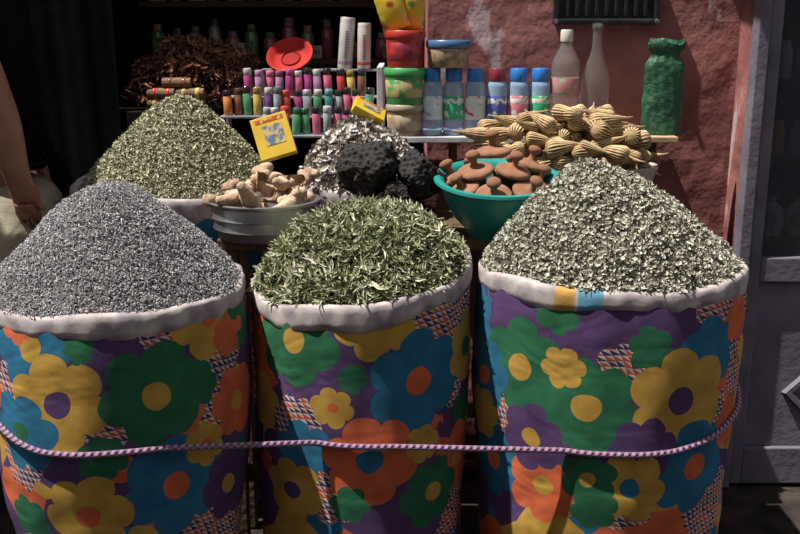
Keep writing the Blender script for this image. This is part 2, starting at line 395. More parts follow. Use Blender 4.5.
# ------------------------------------------------------------------ rope
def rope_material():
    m=bpy.data.materials.new("braided_rope"); nt,N,L,b=nodes_of(m); b.inputs["Roughness"].default_value=.8
    uv=N.new("ShaderNodeUVMap"); uv.uv_map="UVMap"
    sp=N.new("ShaderNodeSeparateXYZ"); L.new(uv.outputs[0],sp.inputs[0])
    def M(op,a,bb=None):
        n=N.new("ShaderNodeMath"); n.operation=op
        for i,x in enumerate((a,bb)):
            if x is None: continue
            if isinstance(x,(int,float)): n.inputs[i].default_value=x
            else: L.new(x,n.inputs[i])
        return n.outputs[0]
    u=M("MULTIPLY",sp.outputs[0],62.0); v=M("MULTIPLY",sp.outputs[1],3.0)
    a=M("FRACT",M("ADD",u,v)); c=M("FRACT",M("SUBTRACT",u,v))
    wa=M("LESS_THAN",a,.40); wc=M("LESS_THAN",c,.30)
    def mix(f,x,y):
        n=N.new("ShaderNodeMix"); n.data_type='RGBA'; L.new(f,n.inputs[0])
        for i,k in ((6,x),(7,y)):
            if isinstance(k,tuple): n.inputs[i].default_value=(*k,1)
            else: L.new(k,n.inputs[i])
        return n.outputs[2]
    col=mix(wa,(.12,.09,.20),(.34,.10,.15)); col=mix(wc,col,(.36,.30,.38))
    L.new(col,b.inputs["Base Color"])
    h=M("ADD",M("SINE",M("MULTIPLY",a,6.283)),M("SINE",M("MULTIPLY",c,6.283)))
    bp=N.new("ShaderNodeBump"); bp.inputs["Strength"].default_value=.7; bp.inputs["Distance"].default_value=.003
    L.new(h,bp.inputs["Height"]); L.new(bp.outputs["Normal"],b.inputs["Normal"])
    return m
def tube(name,pts,r,mat,seg=12,parent=None):
    P=[Vector(p) for p in pts]; v=[];uvs=[];L=0
    for i,p in enumerate(P):
        t=(P[min(i+1,len(P)-1)]-P[max(i-1,0)]).normalized()
        up=Vector((0,0,1)) if abs(t.z)<.9 else Vector((1,0,0))
        s=t.cross(up).normalized(); n=s.cross(t)
        if i>0: L+=(p-P[i-1]).length
        for k in range(seg+1):
            a=2*math.pi*k/seg
            v.append(p+s*(math.cos(a)*r)+n*(math.sin(a)*r)); uvs.append((L,k/seg))
    f=[]
    for i in range(len(P)-1):
        for k in range(seg):
            a=i*(seg+1)+k; f.append((a,a+1,a+seg+2,a+seg+1))
    f.append(tuple(range(seg,-1,-1))); f.append(tuple((len(P)-1)*(seg+1)+k for k in range(seg+1)))
    o=mk(name,v,f,mat,True,parent)
    uvl=o.data.uv_layers.new(name="UVMap")
    li=[l.vertex_index for l in o.data.loops]
    uvl.data.foreach_set("uv",np.array(uvs)[li].astype(np.float32).ravel())
    return o
rp=[]
def on(S,a,z,g=.008):
    th=math.radians(a)
    zr=float(S.rim(np.array(th)))
    h=(zr-z)*(S.zt-S.base)/(zr-S.base)
    k=float(S.scale(np.array(th),h/(S.zt-S.base)))
    return (S.cx+(S.rx*k+g)*math.sin(th),S.cy-(S.ry*k+g)*math.cos(th),z)
for a in range(-120,30,4):
    z=.590 if a>-20 else .590+.0011*(-20-a)
    rp.append(on(S1,a,z))
for a in range(-20,20,4): rp.append(on(S2,a,.540-.006*(a+20)/40))
for a in range(-24,125,4):
    z=.528 if a<20 else .528+.0010*(a-20)
    rp.append(on(S3,a,z))
def resample(P,n):
    P=[Vector(p) for p in P]; d=[0]
    for i in range(1,len(P)): d.append(d[-1]+(P[i]-P[i-1]).length)
    out=[]; j=0
    for k in range(n):
        s=d[-1]*k/(n-1)
        while j<len(P)-2 and d[j+1]<s: j+=1
        t=(s-d[j])/max(1e-9,d[j+1]-d[j]); out.append(P[j].lerp(P[j+1],t))
    for it in range(6):
        out=[out[0]]+[out[i]*.5+(out[i-1]+out[i+1])*.25 for i in range(1,n-1)]+[out[-1]]
    return out
rope=tube("rope",resample(rp,420),.0068,rope_material())
tag(rope,"braided purple, pink and white cord tied round the sacks","rope")

# ------------------------------------------------------------------ setting
wallm=bpy.data.materials.new("maroon_plaster"); nt,N,L,b=nodes_of(wallm); b.inputs["Roughness"].default_value=.75; b.inputs["Specular IOR Level"].default_value=.3
tc=N.new("ShaderNodeTexCoord")
n1=N.new("ShaderNodeTexNoise"); n1.inputs["Scale"].default_value=5; n1.inputs["Detail"].default_value=9; L.new(tc.outputs["Object"],n1.inputs["Vector"])
r1=N.new("ShaderNodeValToRGB"); r1.color_ramp.elements[0].position=.3; r1.color_ramp.elements[0].color=(.14,.050,.050,1); r1.color_ramp.elements[1].position=.7; r1.color_ramp.elements[1].color=(.36,.150,.140,1)
L.new(n1.outputs["Fac"],r1.inputs["Fac"])
mp=N.new("ShaderNodeMapping"); mp.inputs["Scale"].default_value=(1,1,.45); L.new(tc.outputs["Object"],mp.inputs[0])
n2=N.new("ShaderNodeTexNoise"); n2.inputs["Scale"].default_value=9; n2.inputs["Detail"].default_value=8; L.new(mp.outputs[0],n2.inputs["Vector"])
r2=N.new("ShaderNodeValToRGB"); r2.color_ramp.elements[0].position=.61; r2.color_ramp.elements[0].color=(0,0,0,1); r2.color_ramp.elements[1].position=.66; r2.color_ramp.elements[1].color=(1,1,1,1)
L.new(n2.outputs["Fac"],r2.inputs["Fac"])
mx=N.new("ShaderNodeMix"); mx.data_type='RGBA'; L.new(r2.outputs[0],mx.inputs[0]); L.new(r1.outputs[0],mx.inputs[6]); mx.inputs[7].default_value=(.42,.31,.31,1)
L.new(mx.outputs[2],b.inputs["Base Color"])
n3=N.new("ShaderNodeTexNoise"); n3.inputs["Scale"].default_value=18; n3.inputs["Detail"].default_value=10; L.new(tc.outputs["Object"],n3.inputs["Vector"])
bp=N.new("ShaderNodeBump"); bp.inputs["Strength"].default_value=.6; bp.inputs["Distance"].default_value=.012; L.new(n3.outputs["Fac"],bp.inputs["Height"]); L.new(bp.outputs[0],b.inputs["Normal"])

black=pm("black_cloth",(.006,.006,.007),(.003,.003,.004),4,.95,.2,spec=.05)
dark=pm("interior_shade",(.010,.009,.009),(.005,.004,.004),4,.95,spec=.05)  # near-black base colour stands in for the shade inside the shop
def struct(o): o["kind"]="structure"; return o
def wall_grid(name,x0,x1,z0,z1,y,thick,mat,amp=.006):
    nx,nz=60,90; v=[];f=[]
    for j in range(nz+1):
        for i in range(nx+1):
            x=x0+(x1-x0)*i/nx; z=z0+(z1-z0)*j/nz
            d=noise.fractal(Vector((x*4,z*4,3)),1.,2.,4)*amp
            if i in(0,nx) or j in (0,nz): d=0
            v.append((x,y+d,z))
    for j in range(nz):
        for i in range(nx):
            a=j*(nx+1)+i; f.append((a,a+1,a+nx+2,a+nx+1))
    n=len(v); v+=[(x0,y+thick,z0),(x1,y+thick,z0),(x1,y+thick,z1),(x0,y+thick,z1)]
    br=nx;tl=nz*(nx+1)
    f+=[(n,n+3,n+2,n+1)]
    f.append(tuple([tl-(nx+1)*k for k in range(nz+1)])+(n,n+3))
    f.append(tuple([br+(nx+1)*k for k in range(nz+1)])+(n+2,n+1))
    return struct(mk(name,v,f,mat,False))
wall_grid("wall_back",.09,1.095,FLOOR,2.6,3.15,.5,wallm)
struct(box("wall_right",(1.115,3.12,1.27),(.04,.22,2.66),wallm,.004))
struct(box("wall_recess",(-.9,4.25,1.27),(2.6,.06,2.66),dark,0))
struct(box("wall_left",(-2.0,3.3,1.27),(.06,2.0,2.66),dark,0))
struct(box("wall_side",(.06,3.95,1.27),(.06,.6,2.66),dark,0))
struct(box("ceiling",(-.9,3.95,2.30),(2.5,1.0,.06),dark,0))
lane=pm("lane_plaster",(.10,.07,.06),(.06,.04,.035),3,.9,.3)
struct(box("wall_lane",(0,-1.9,1.6),(9.0,.2,3.3),lane,0))  # unseen far side of the lane, added to cut frontal sky light
aw=pm("sunshade_canvas",(.16,.12,.09),(.10,.08,.06),6,.9,.3)
e=empty("sunshade",(1.55,2.80,2.62)); tag(e,"dark canvas awning added out of view to shade the door","sunshade")  # unseen canopy added to throw shade on the door and right wall
box("canvas",(0,0,0),(2.0,.75,.02),aw,.004,e,rot=(.12,0,0))
for x in(-.9,.9): box("arm",(x,.16,-.12),(.02,.42,.02),pm("iron_arm",(.05,.05,.05),None,8,.5,metal=.6),.003,e,rot=(-.35,0,0))
gm=pm("dusty_paving",(.050,.040,.036),(.018,.015,.014),9,.95,.7,30,spec=.1)
bm=bmesh.new(); bmesh.ops.create_grid(bm,x_segments=60,y_segments=60,size=4.2)
for vv in bm.verts: vv.co.z=noise.noise(vv.co*6)*.004-.005
me=bpy.data.meshes.new("floor"); bm.to_mesh(me); bm.free(); me.materials.append(gm)
fl=link(bpy.data.objects.new("floor",me)); fl.location=(0,2.2,FLOOR); struct(fl)

dm=pm("grey_violet_paint",(.170,.158,.192),(.115,.104,.130),6,.6,.25,40,spec=.25)
glass=pm("dark_glass",(.35,.38,.40),(.3,.32,.34),3,.05,trans=.9,ior=1.15)
de=empty("door_1",(1.5,2.97,FLOOR)); struct(de)
def dpart(name,x0,x1,z0,z1,yy,th,mat=dm,bev=.004):
    return box(name,((x0+x1)/2-1.5,yy-2.97,(z0+z1)/2-FLOOR),(x1-x0,th,z1-z0),mat,bev,de)
dpart("jamb",1.082,1.118,FLOOR,2.6,2.98,.06)
dpart("jamb",1.79,1.87,FLOOR,2.6,2.98,.06)
dpart("stile",1.122,1.160,FLOOR+.01,2.3,2.985,.04)
dpart("stile",1.72,1.785,FLOOR+.01,2.3,2.985,.04)
dpart("rail",1.160,1.72,.66,.74,2.985,.04)
dpart("rail",1.160,1.72,FLOOR+.01,.08,2.985,.04)
dpart("rail",1.160,1.72,2.2,2.3,2.985,.04)
dpart("lower_panel",1.160,1.72,.08,.66,2.995,.02)
dpart("window_pane",1.160,1.72,.74,2.2,2.995,.006,glass,0)
dpart("lintel",1.082,1.87,2.3,2.6,2.98,.06)
cx,cz=1.410,.275
def dia(s,y): return [(cx-1.5-s,y,cz-FLOOR),(cx-1.5,y,cz-FLOOR-s),(cx-1.5+s,y,cz-FLOOR),(cx-1.5,y,cz-FLOOR+s)]
dv=dia(.135,.016)+dia(.125,.0)+dia(.105,.0)+dia(.095,.014)+dia(.03,.002)
df=[]
for k in range(4):
    for i in range(4):
        j=(i+1)%4; df.append((k*4+i,k*4+j,k*4+4+j,k*4+4+i))
df.append((16,17,18,19))
mk("diamond_moulding",dv,df,dm,False,de)
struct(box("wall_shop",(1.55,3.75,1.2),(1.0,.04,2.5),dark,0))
struct(box("trim_1",(1.5,3.0,2.75),(.9,.25,.2),dm,.01))
shm=pm("shop_shelf",(.08,.07,.06),(.05,.04,.035),5,.6)
ws=box("window_shelf",(1.45,3.13,.78),(.58,.20,.02),shm,.002); tag(ws,"dark shelf board behind the door glass","shelf")
for i,(x,c) in enumerate([(1.225,(.85,.85,.88)),(1.31,(.7,.65,.6)),(1.40,(.6,.55,.4))]):
    m=pm("wrapped_goods",c,tuple(k*.5 for k in c),20,.3,.8,25)
    o=lathe("plastic_bag",[(0,0),(.035,.002),(.042,.03),(.038,.08),(.02,.105),(.008,.112),(.018,.13),(0,.128)],m,28,None,(x,3.09,.79),rib=lambda a,z:.12*math.sin(5*a+40*z)+.06*math.sin(11*a))
    tag(o,"small tied clear plastic bag of goods behind the glass","bag","bags behind the door glass")
for zz in (1.05,1.30):
    ws=box("window_shelf",(1.45,3.13,zz-.01),(.58,.20,.02),shm,.002); tag(ws,"dark shelf board behind the door glass","shelf")
    for i in range(5):
        c=[(.8,.35,.25),(.45,.6,.7),(.8,.75,.5),(.7,.7,.7),(.7,.4,.6)][(i+int(zz*10))%5]
        o=lathe("jar",[(0,0),(.028,0),(.03,.01),(.03,.09),(.022,.10),(.022,.12),(0,.12)],pm("jar_paint",c,None,8,.4),20,None,(1.215+i*.08,3.09,zz))
        tag(o,"small dark jar on the shelf behind the glass","jar","jars behind the door glass")

# ------------------------------------------------------------------ benches and shelf
wood=pm("old_wood",(.13,.085,.05),(.06,.04,.025),6,.85,.5,50,spec=.2)
def bench(x0,x1,y0,y1,z,label):
    e=empty("wooden_bench",((x0+x1)/2,(y0+y1)/2,FLOOR)); tag(e,label,"bench")
    hx,hy=(x1-x0)/2,(y1-y0)/2
    box("bench_top",(0,0,z-FLOOR-.015),(2*hx,2*hy,.03),wood,.004,e)
    for sx in(-1,1):
        for sy in(-1,1):
            box("leg",(sx*(hx-.03),sy*(hy-.03),(z-FLOOR-.03)/2),(.045,.045,z-FLOOR-.03),wood,.004,e)
    for sy in (-1,1): box("stretcher",(0,sy*(hy-.03),.25),(2*hx-.1,.02,.05),wood,.003,e)
bench(-.50,.80,2.53,2.735,.895,"narrow old wooden bench carrying the pan, stones and bowl")
bench(-.33,.82,2.745,3.06,.895,"low old wooden bench under the basket of seed heads")
whitew=pm("white_board",(.52,.52,.57),(.38,.38,.42),8,.6,.2)
greyw=pm("grey_board",(.24,.24,.27),(.16,.16,.18),8,.7,.2)
tanw=pm("tan_board",(.46,.31,.19),(.32,.21,.12),8,.7,.3)
e=empty("wall_shelf",(.42,3.04,1.13)); tag(e,"painted shelf board fixed to the plaster wall carrying bottles","shelf")
box("board",(-.16,0,-.009),(.68,.20,.018),whitew,.003,e)
o=box("board",(.31,0,-.009),(.26,.20,.018),tanw,.003,e); o["label"]="bare tan end of the shelf board"
for x in(-.25,.0,.38): box("bracket",(x,.03,-.055),(.02,.14,.075),wood,.002,e)
e=empty("display_rack",(-.34,3.32,FLOOR)); tag(e,"white stepped rack displaying tubes of coloured powder","rack")
rows=[(3.25,1.107,-.47,-.075),(3.33,1.164,-.62,-.075),(3.41,1.225,-.62,-.075),(3.52,1.315,-.50,-.075)]
for (y,z,x0,x1) in rows:
    box("step",((x0+x1)/2+.34,y-3.32+.0,z-FLOOR-.005),(x1-x0,.078,.008),greyw,.002,e)
box("upright",(.275,.02,(1.335-FLOOR)/2),(.02,.42,1.335-FLOOR),whitew,.003,e)
box("upright",(-.272,.11,(1.24-FLOOR)/2),(.010,.06,1.20-FLOOR),greyw,.003,e)
box("upright",(-.155,.215,(1.30-FLOOR)/2),(.010,.05,1.30-FLOOR),greyw,.003,e)
VM={}
def vialm(c):
    if c not in VM: VM[c]=pm("powder_colour",c,tuple(k*.6 for k in c),40,.12)
    return VM[c]
def vial(x,y,z,c,cap,h=.094):
    h*=random.uniform(.9,1.05)
    e=empty("powder_tube",(x+random.uniform(-.002,.002),y+random.uniform(-.006,.006),z),(random.uniform(-.06,.06),random.uniform(-.08,.08),random.uniform(0,6)))
    lathe("tube_body",[(0,0),(.0140,0),(.0155,.003),(.0155,h*.72),(.012,h*.77),(.0,h*.77)],vialm(c),16,e)
    lathe("cap",[(.0,h*.76),(.0135,h*.76),(.0145,h*.78),(.0145,h*.97),(.012,h),(0,h)],vialm(cap),16,e)
    return e
PINK=(.66,.16,.27);MAG=(.44,.07,.24);LIL=(.42,.23,.40);RED=(.60,.07,.06);GR=(.10,.32,.17);GRY=(.33,.38,.40);TEAL=(.09,.32,.32);ORG=(.65,.24,.07);YEL=(.65,.50,.13);BRN=(.22,.10,.05);PPL=(.17,.08,.24);WHT=(.48,.46,.44)
row1=[MAG,LIL,PINK,LIL,MAG,PINK,MAG,LIL,PINK]
row2=[ORG,BRN,GR,YEL,PPL,GRY,RED,MAG,GRY,GR,TEAL,GRY,PINK,PINK,GR]
row3=[GRY,MAG,RED,GR,GR,PINK,GRY,PINK,MAG,BRN,YEL]
LN={PINK:"pink",MAG:"magenta",LIL:"lilac",RED:"red",GR:"green",GRY:"grey",TEAL:"teal",ORG:"orange",YEL:"yellow",BRN:"brown",PPL:"purple",WHT:"white"}
DK=(.03,.025,.03)
for row,x0,y,z in ((row1,-.53,3.41,1.225),(row2,-.595,3.33,1.164),(row3,-.455,3.25,1.107),([RED,YEL,BRN],-.205,3.41,1.225)):
    for i,c in enumerate(row):
        cap=random.choice([c,DK,DK,tuple(k*.4 for k in c),WHT])
        v=vial(x0+i*.0345,y,z,c,cap); tag(v,"small tube of %s powder standing on the white rack"%LN[c],"tube","powder tubes on the stepped rack")

def can(x,y,z,h,r,tilt,band):
    e=empty("spray_can",(x,y,z),(0,tilt,.3)); wh=pm("can_white",(.50,.48,.46),(.40,.38,.36),15,.35)
    ink=pm("ink_mark",band,None,30,.4)
    lathe("can_body",[(0,0),(r*.95,0),(r,.004),(r,h*.88),(r*.96,h*.90),(0,h*.90)],wh,28,e)
    lathe("label_band",[(r*1.01,h*.08),(r*1.02,h*.09),(r*1.02,h*.14),(r*1.01,h*.15)],ink,28,e)
    for k in range(11):
        box("label_mark",(-r*.25,-r*.985,h*(.22+.05*k)),(r*.5,.003,h*.022),ink,0,e)
    lathe("cap",[(0,h*.89),(r*.97,h*.89),(r*.97,h*.985),(r*.9,h),(0,h)],wh,28,e)
    tag(e,"white spray can with a coloured strip of lettering","can","white cans on the rack")
can(-.200,3.52,1.315,.180,.027,.08,(.30,.22,.28))
can(-.130,3.50,1.315,.160,.024,.02,(.45,.07,.05))

def tub(x,y,z,r,h,c,label,lidc=None,bandc=None):
    e=empty("plastic_tub",(x,y,z)); m=pm("tub_plastic",c,None,20,.35)
    lathe("tub_body",[(0,0),(r*.86,0),(r*.88,.004),(r*.96,h*.82),(0,h*.82)],m,40,e)
    lathe("lid",[(0,h*.80),(r,h*.80),(r*1.02,h*.83),(r*1.02,h*.95),(r*.96,h),(r*.9,h*.985),(0,h*.985)],pm("lid_plastic",lidc or c,None,20,.35),40,e)
    if bandc:
        lathe("label_band",[(r*.905,h*.2),(r*.915,h*.21),(r*.955,h*.66),(r*.94,h*.67)],pm("tub_label",bandc,c,28,.4,lo=.45,hi=.52),40,e)
    tag(e,label,"tub","stacked tubs on the shelf"); return e
tub(.016,3.0,1.13,.060,.097,(.30,.20,.12),"brown jar-shaped tub with a pale lid at the stack bottom",(.36,.30,.24),(.40,.34,.25))
tub(.016,3.0,1.227,.065,.111,(.05,.26,.08),"green plastic tub stacked on a brown jar",(.06,.34,.11),(.38,.33,.16))
tub(.016,3.0,1.338,.062,.112,(.38,.03,.025),"red plastic tub stacked on a green tub",(.42,.035,.03),(.20,.02,.04))
e=empty("food_jar",(.150,3.0,1.3375)); tag(e,"wide clear jar of brown spice with a blue lid","jar")
lathe("jar_body",[(0,0),(.055,0),(.062,.006),(.066,.055),(.062,.062),(0,.062)],pm("spice_in_plastic",(.34,.25,.16),(.18,.13,.09),60,.25),40,e)
lathe("lid",[(0,.060),(.068,.060),(.070,.064),(.070,.078),(.066,.083),(0,.083)],pm("blue_lid",(.06,.14,.30),None,10,.35),40,e)
def pack(x,y,z,w,h,rot,c,c2,label,group="packets on the red tub"):
    v=[];f=[];nx,nz=10,14
    for s in(-1,1):
        for j in range(nz+1):
            for i in range(nx+1):
                a=i/nx;bz=j/nz; puff=.016*math.sin(math.pi*a)**.6*math.sin(math.pi*bz)**.6 if 0<i<nx and 0<j<nz else 0
                v.append(((a-.5)*w*(1+.02*math.sin(j*2.)),s*(puff+.0006),bz*h))
    n=(nx+1)*(nz+1)
    for s in(0,1):
        for j in range(nz):
            for i in range(nx):
                a=s*n+j*(nx+1)+i; q=(a,a+1,a+nx+2,a+nx+1); f.append(q if s==0 else q[::-1])
    e=empty("snack_packet",(x,y,z),rot); mk("foil_pouch",v,f,pm("foil_print",c,c2,9,.3,lo=.40,hi=.44,detail=2),True,e)
    tag(e,label,"packet",group)
pack(-.008,2.985,1.452,.085,.13,(-.05,-.30,.15),(.60,.40,.03),(.35,.04,.02),"yellow foil packet printed with red, leaning on the tub")
pack(.030,3.015,1.452,.085,.13,(.05,.05,.1),(.58,.36,.03),(.08,.20,.06),"yellow foil packet printed with green, behind another")

BOT=pm("blue_clear_plastic",(.60,.80,.96),(.38,.62,.88),9,.05,trans=.60,ior=1.33)
BLUE=(.03,.19,.56)
def bottle(x,capc,labc,labc2,label):
    e=empty("water_bottle",(x,3.0+random.uniform(-.004,.004),1.13),(0,0,random.uniform(0,6)))
    h=.206;r=.0325
    lathe("bottle_body",[(0,.0),(r*.85,0),(r,.006),(r,.020),(r*.95,.024),(r,.028),(r,.150),(r*.92,.160),(r*.66,.167),(r*.60,.172),(0,.172)],BOT,32,e)
    lathe("label_band",[(r*1.005,.050),(r*1.02,.051),(r*1.02,.122),(r*1.005,.123)],pm("label_print",labc,labc2,38,.3,lo=.40,hi=.46,detail=2),32,e)
    lathe("label_stripe",[(r*1.03,.100),(r*1.035,.101),(r*1.035,.114),(r*1.03,.115)],pm("stripe_ink",(.70,.70,.68),labc,60,.3,lo=.45,hi=.5),32,e)
    lathe("cap",[(0,.166),(r*.76,.166),(r*.80,.169),(r*.80,.202),(r*.72,h),(0,h)],pm("cap_plastic",capc,None,10,.3),32,e,rib=lambda a,z:.02*math.sin(16*a))
    tag(e,label,"bottle","small water bottles on the shelf")
bottle(.100,BLUE,(.60,.68,.76),(.20,.34,.48),"clear bottle with a blue cap and pale label")
bottle(.167,BLUE,(.05,.40,.22),(.66,.72,.66),"clear bottle with a blue cap and green label")
bottle(.234,BLUE,(.62,.68,.68),(.50,.06,.14),"clear bottle with a blue cap and white and red label")
bottle(.301,(.22,.03,.05),(.08,.12,.38),(.56,.60,.64),"bottle with a dark red cap and blue label")
bottle(.368,BLUE,(.64,.20,.28),(.60,.66,.66),"clear bottle with a blue cap and pink label")
bottle(.435,BLUE,(.05,.40,.20),(.62,.62,.58),"clear bottle with a blue cap and green and white label")
CLR=pm("clear_plastic",(.98,.985,.985),(.93,.94,.94),4,.06,trans=.93,ior=1.15,spec=.9)
e=empty("plastic_bottle",(.512,3.0,1.13)); tag(e,"tall clear ribbed plastic bottle with a pale cap","bottle")
r=.044
lathe("bottle_body",[(0,0),(r*.9,0),(r,.01),(r,.06),(r*.93,.065),(r,.07),(r,.18),(r*.93,.19),(r,.20),(r*.9,.230),(r*.45,.268),(r*.38,.276),(r*.38,.288),(0,.288)],CLR,36,e)
lathe("label_band",[(r*1.01,.13),(r*1.02,.131),(r*1.02,.175),(r*1.01,.176)],pm("pink_label",(.45,.15,.18),(.20,.34,.22),40,.4,lo=.45,hi=.55),36,e)
lathe("cap",[(0,.286),(r*.42,.286),(r*.44,.290),(r*.44,.316),(r*.38,.322),(0,.322)],pm("pale_cap",(.60,.60,.50),None,10,.35),24,e)
e=empty("glass_bottle",(.608,3.01,1.13)); tag(e,"empty clear glass bottle with a long neck, uncapped","bottle")
r=.043
lathe("bottle_body",[(0,0),(r*.92,0),(r,.008),(r,.16),(r*.92,.19),(r*.5,.24),(r*.34,.27),(r*.30,.322),(r*.38,.324),(r*.38,.340),(r*.24,.341),(r*.22,.33),(0,.329)],pm("clear_glass",(.97,.985,.98),(.92,.95,.94),4,.03,trans=.95,ior=1.22,spec=.9),40,e)
v=[];seg=60;nz=44
for j in range(nz+1):
    t=j/nz; z=t*.285
    neck=1-.30*math.exp(-((t-.86)/.06)**2)
    for i in range(seg):
        a=2*math.pi*i/seg
        rx=.064*neck*(1-.02*t); ry=.040*neck*(1-.45*t)
        pl=(.05+.07*t)*abs(math.sin(6*a+1.5*t))
        w=1-pl+.04*math.sin(4*a+5*t)+.09*noise.noise(Vector((math.cos(a)*2.5,math.sin(a)*2.5,t*7)))
        v.append((rx*w*math.cos(a),ry*w*math.sin(a),z+(.012*math.sin(3*a+1) if j==nz else 0)))
f=[(j*seg+i,j*seg+(i+1)%seg,(j+1)*seg+(i+1)%seg,(j+1)*seg+i) for j in range(nz) for i in range(seg)]
f.append(tuple(range(seg-1,-1,-1))); f.append(tuple(nz*seg+i for i in range(seg)))
o=mk("green_sack",v,f,pm("green_woven_plastic",(.018,.095,.045),(.010,.050,.027),14,.55,.6,60)); o.location=(.825,3.02,1.13)
tag(o,"crumpled dark green woven plastic bag standing on the shelf","bag")
mm=pm("dark_metal",(.05,.05,.055),(.025,.025,.03),14,.4,.4,40,metal=.6)
e=empty("wall_grille",(.655,3.15,1.552)); tag(e,"dark cast metal vent cover with rounded frame fixed on the wall","vent")
box("back_plate",(0,-.012,0),(.33,.024,.17),mm,.010,e,seg=3)
box("frame_bar",(0,-.030,.075),(.34,.02,.018),mm,.006,e); box("frame_bar",(0,-.030,-.075),(.34,.02,.018),mm,.006,e)
box("frame_bar",(-.16,-.030,0),(.018,.02,.165),mm,.006,e); box("frame_bar",(.16,-.030,0),(.018,.02,.165),mm,.006,e)
for i in range(9): box("louvre",(-.125+i*.031,-.028,0),(.011,.014,.12),mm,.003,e,rot=(0,0,.3))
for sx in(-1,1): lathe("screw",[(0,0),(.008,0),(.007,.004),(0,.005)],pm("steel",(.35,.35,.36),None,9,.35,metal=.8),12,e,loc=(sx*.16,-.041,-.075),rot=(math.pi/2,0,0))

# ------------------------------------------------------------------ ginger pan
steel=pm("dull_steel",(.50,.51,.52),(.24,.25,.26),10,.34,.2,30,metal=.8)
PAN=Vector((-.375,2.585,.897))
e=empty("metal_pan",PAN); tag(e,"round dull steel pan with ribbed sides holding ginger roots","pan")
prof=[(0,.0),(.128,0),(.136,.006),(.142,.028),(.148,.031),(.146,.038),(.149,.060),(.154,.063),(.152,.070),(.155,.096),(.163,.101),(.164,.108),(.155,.110),(.149,.098),(.130,.012),(0,.010)]
prof=[(r*.95,z*.95) for r,z in prof]
lathe("pan_body",prof,steel,72,e)
GIN=pm("ginger_skin",(.50,.37,.26),(.28,.18,.12),25,.85,.5,90,spec=.2)
def bake(o,mat,sub=2):
    md=o.modifiers.new("sub","SUBSURF"); md.levels=sub; md.render_levels=sub
    dg=bpy.context.evaluated_depsgraph_get(); dg.update()
    me=bpy.data.meshes.new_from_object(o.evaluated_get(dg))
    o.modifiers.clear(); o.data=me; me.materials.clear(); me.materials.append(mat)
    me.polygons.foreach_set("use_smooth",[True]*len(me.polygons))
    return o
def skin_obj(name,v,ed,rad,mat,sub=2,parent=None,root=0):
    me=bpy.data.meshes.new(name); me.from_pydata(v,ed,[]); me.update()
    o=bpy.data.objects.new(name,me); COL.objects.link(o)
    bpy.context.view_layer.objects.active=o
    o.modifiers.new("skin","SKIN")
    if len(me.skin_vertices)==0:
        o.select_set(True); bpy.ops.object.modifier_remove(modifier="skin"); bpy.ops.object.modifier_add(type='SKIN')
    sv=me.skin_vertices[0].data
    for i,r in enumerate(rad):
        sv[i].radius=(r,r) if not isinstance(r,tuple) else r
        sv[i].use_root=(i==root)
    bake(o,mat,sub)
    if parent: o.parent=parent
    return o
gvars=[]
for k in range(4):
    rnd=random.Random(k+3)
    v=[(0,0,0)];ed=[];rad=[.021]
    p=Vector((0,0,0));d=Vector((1,rnd.uniform(-.3,.3),0))
    for i in range(3):
        d=(d+Vector((0,rnd.uniform(-.6,.6),rnd.uniform(-.15,.2)))).normalized(); p=p+d*.026
        v.append(tuple(p));ed.append((len(v)-2,len(v)-1));rad.append(rnd.uniform(.018,.025))
    for b_,sgn in ((0,1),(1,-1),(2,1),(3,-1)):
        q=Vector(v[b_])+Vector((rnd.uniform(-.5,.5),sgn,rnd.uniform(-.1,.5))).normalized()*rnd.uniform(.032,.046)
        v.append(tuple(q));ed.append((b_,len(v)-1));rad.append(rnd.uniform(.012,.017))
    gvars.append(skin_obj("ginger_root",v,ed,rad,GIN,2))
def place(o,loc,rot,sc=1.):
    o.location=loc;o.rotation_euler=rot;o.scale=(sc,)*3
spots=[]
for i in range(7): a=i*.897+.2; spots.append((.080*math.cos(a),.080*math.sin(a),.092))
for i in range(4): a=i*1.57+.5; spots.append((.052*math.cos(a)+.01,.052*math.sin(a),.122))
spots+= [(.02,.0,.155),(.07,.02,.150),(.115,-.05,.120),(.105,.06,.140)]
for i,(x,y,z) in enumerate(spots):
    if i<4: o=gvars[i]
    else:
        o=gvars[i%4].copy(); COL.objects.link(o)
    place(o,PAN+Vector((x-.018,y,z)),(random.uniform(-.6,.6),random.uniform(-.4,.4),random.uniform(0,6.28)),random.uniform(.85,1.0))
    tag(o,"knobbly tan ginger root piled in the steel pan","ginger","ginger roots in the pan")
for i in range(4):
    a=i*1.57; o=gvars[i%4].copy(); COL.objects.link(o)
    place(o,PAN+Vector((.045*math.cos(a)-.02,.045*math.sin(a),.055)),(0,0,a*2),.9)
    tag(o,"knobbly tan ginger root piled in the steel pan","ginger","ginger roots in the pan")

# ------------------------------------------------------------------ grey leaf sack + black stones
BS=Sack(-.100,2.880,.215,.155,1.005,sag=.006,ph=.3,bot=.9,bulge=.0,base=.897)
build_sack(BS,pr([(-30,20,30,PUR,MUS),(30,15,30,GRN,ORA)],60,BS,.003,10),"short cloth sack of grey leaves standing on the bench",group="patterned herb sacks")
gry=[(.58,.53,.48),(.38,.34,.30),(.74,.71,.67),(.14,.11,.10),(.50,.46,.42),(.22,.18,.16)]
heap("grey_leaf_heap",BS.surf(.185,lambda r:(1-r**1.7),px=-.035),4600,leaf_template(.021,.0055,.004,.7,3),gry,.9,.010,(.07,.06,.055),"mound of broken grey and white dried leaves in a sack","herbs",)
stm=bpy.data.materials.new("black_pumice"); nt,N,L,b=nodes_of(stm); b.inputs["Roughness"].default_value=.95; b.inputs["Specular IOR Level"].default_value=.12
tc=N.new("ShaderNodeTexCoord"); vo=N.new("ShaderNodeTexVoronoi"); vo.inputs["Scale"].default_value=110; L.new(tc.outputs["Object"],vo.inputs["Vector"])
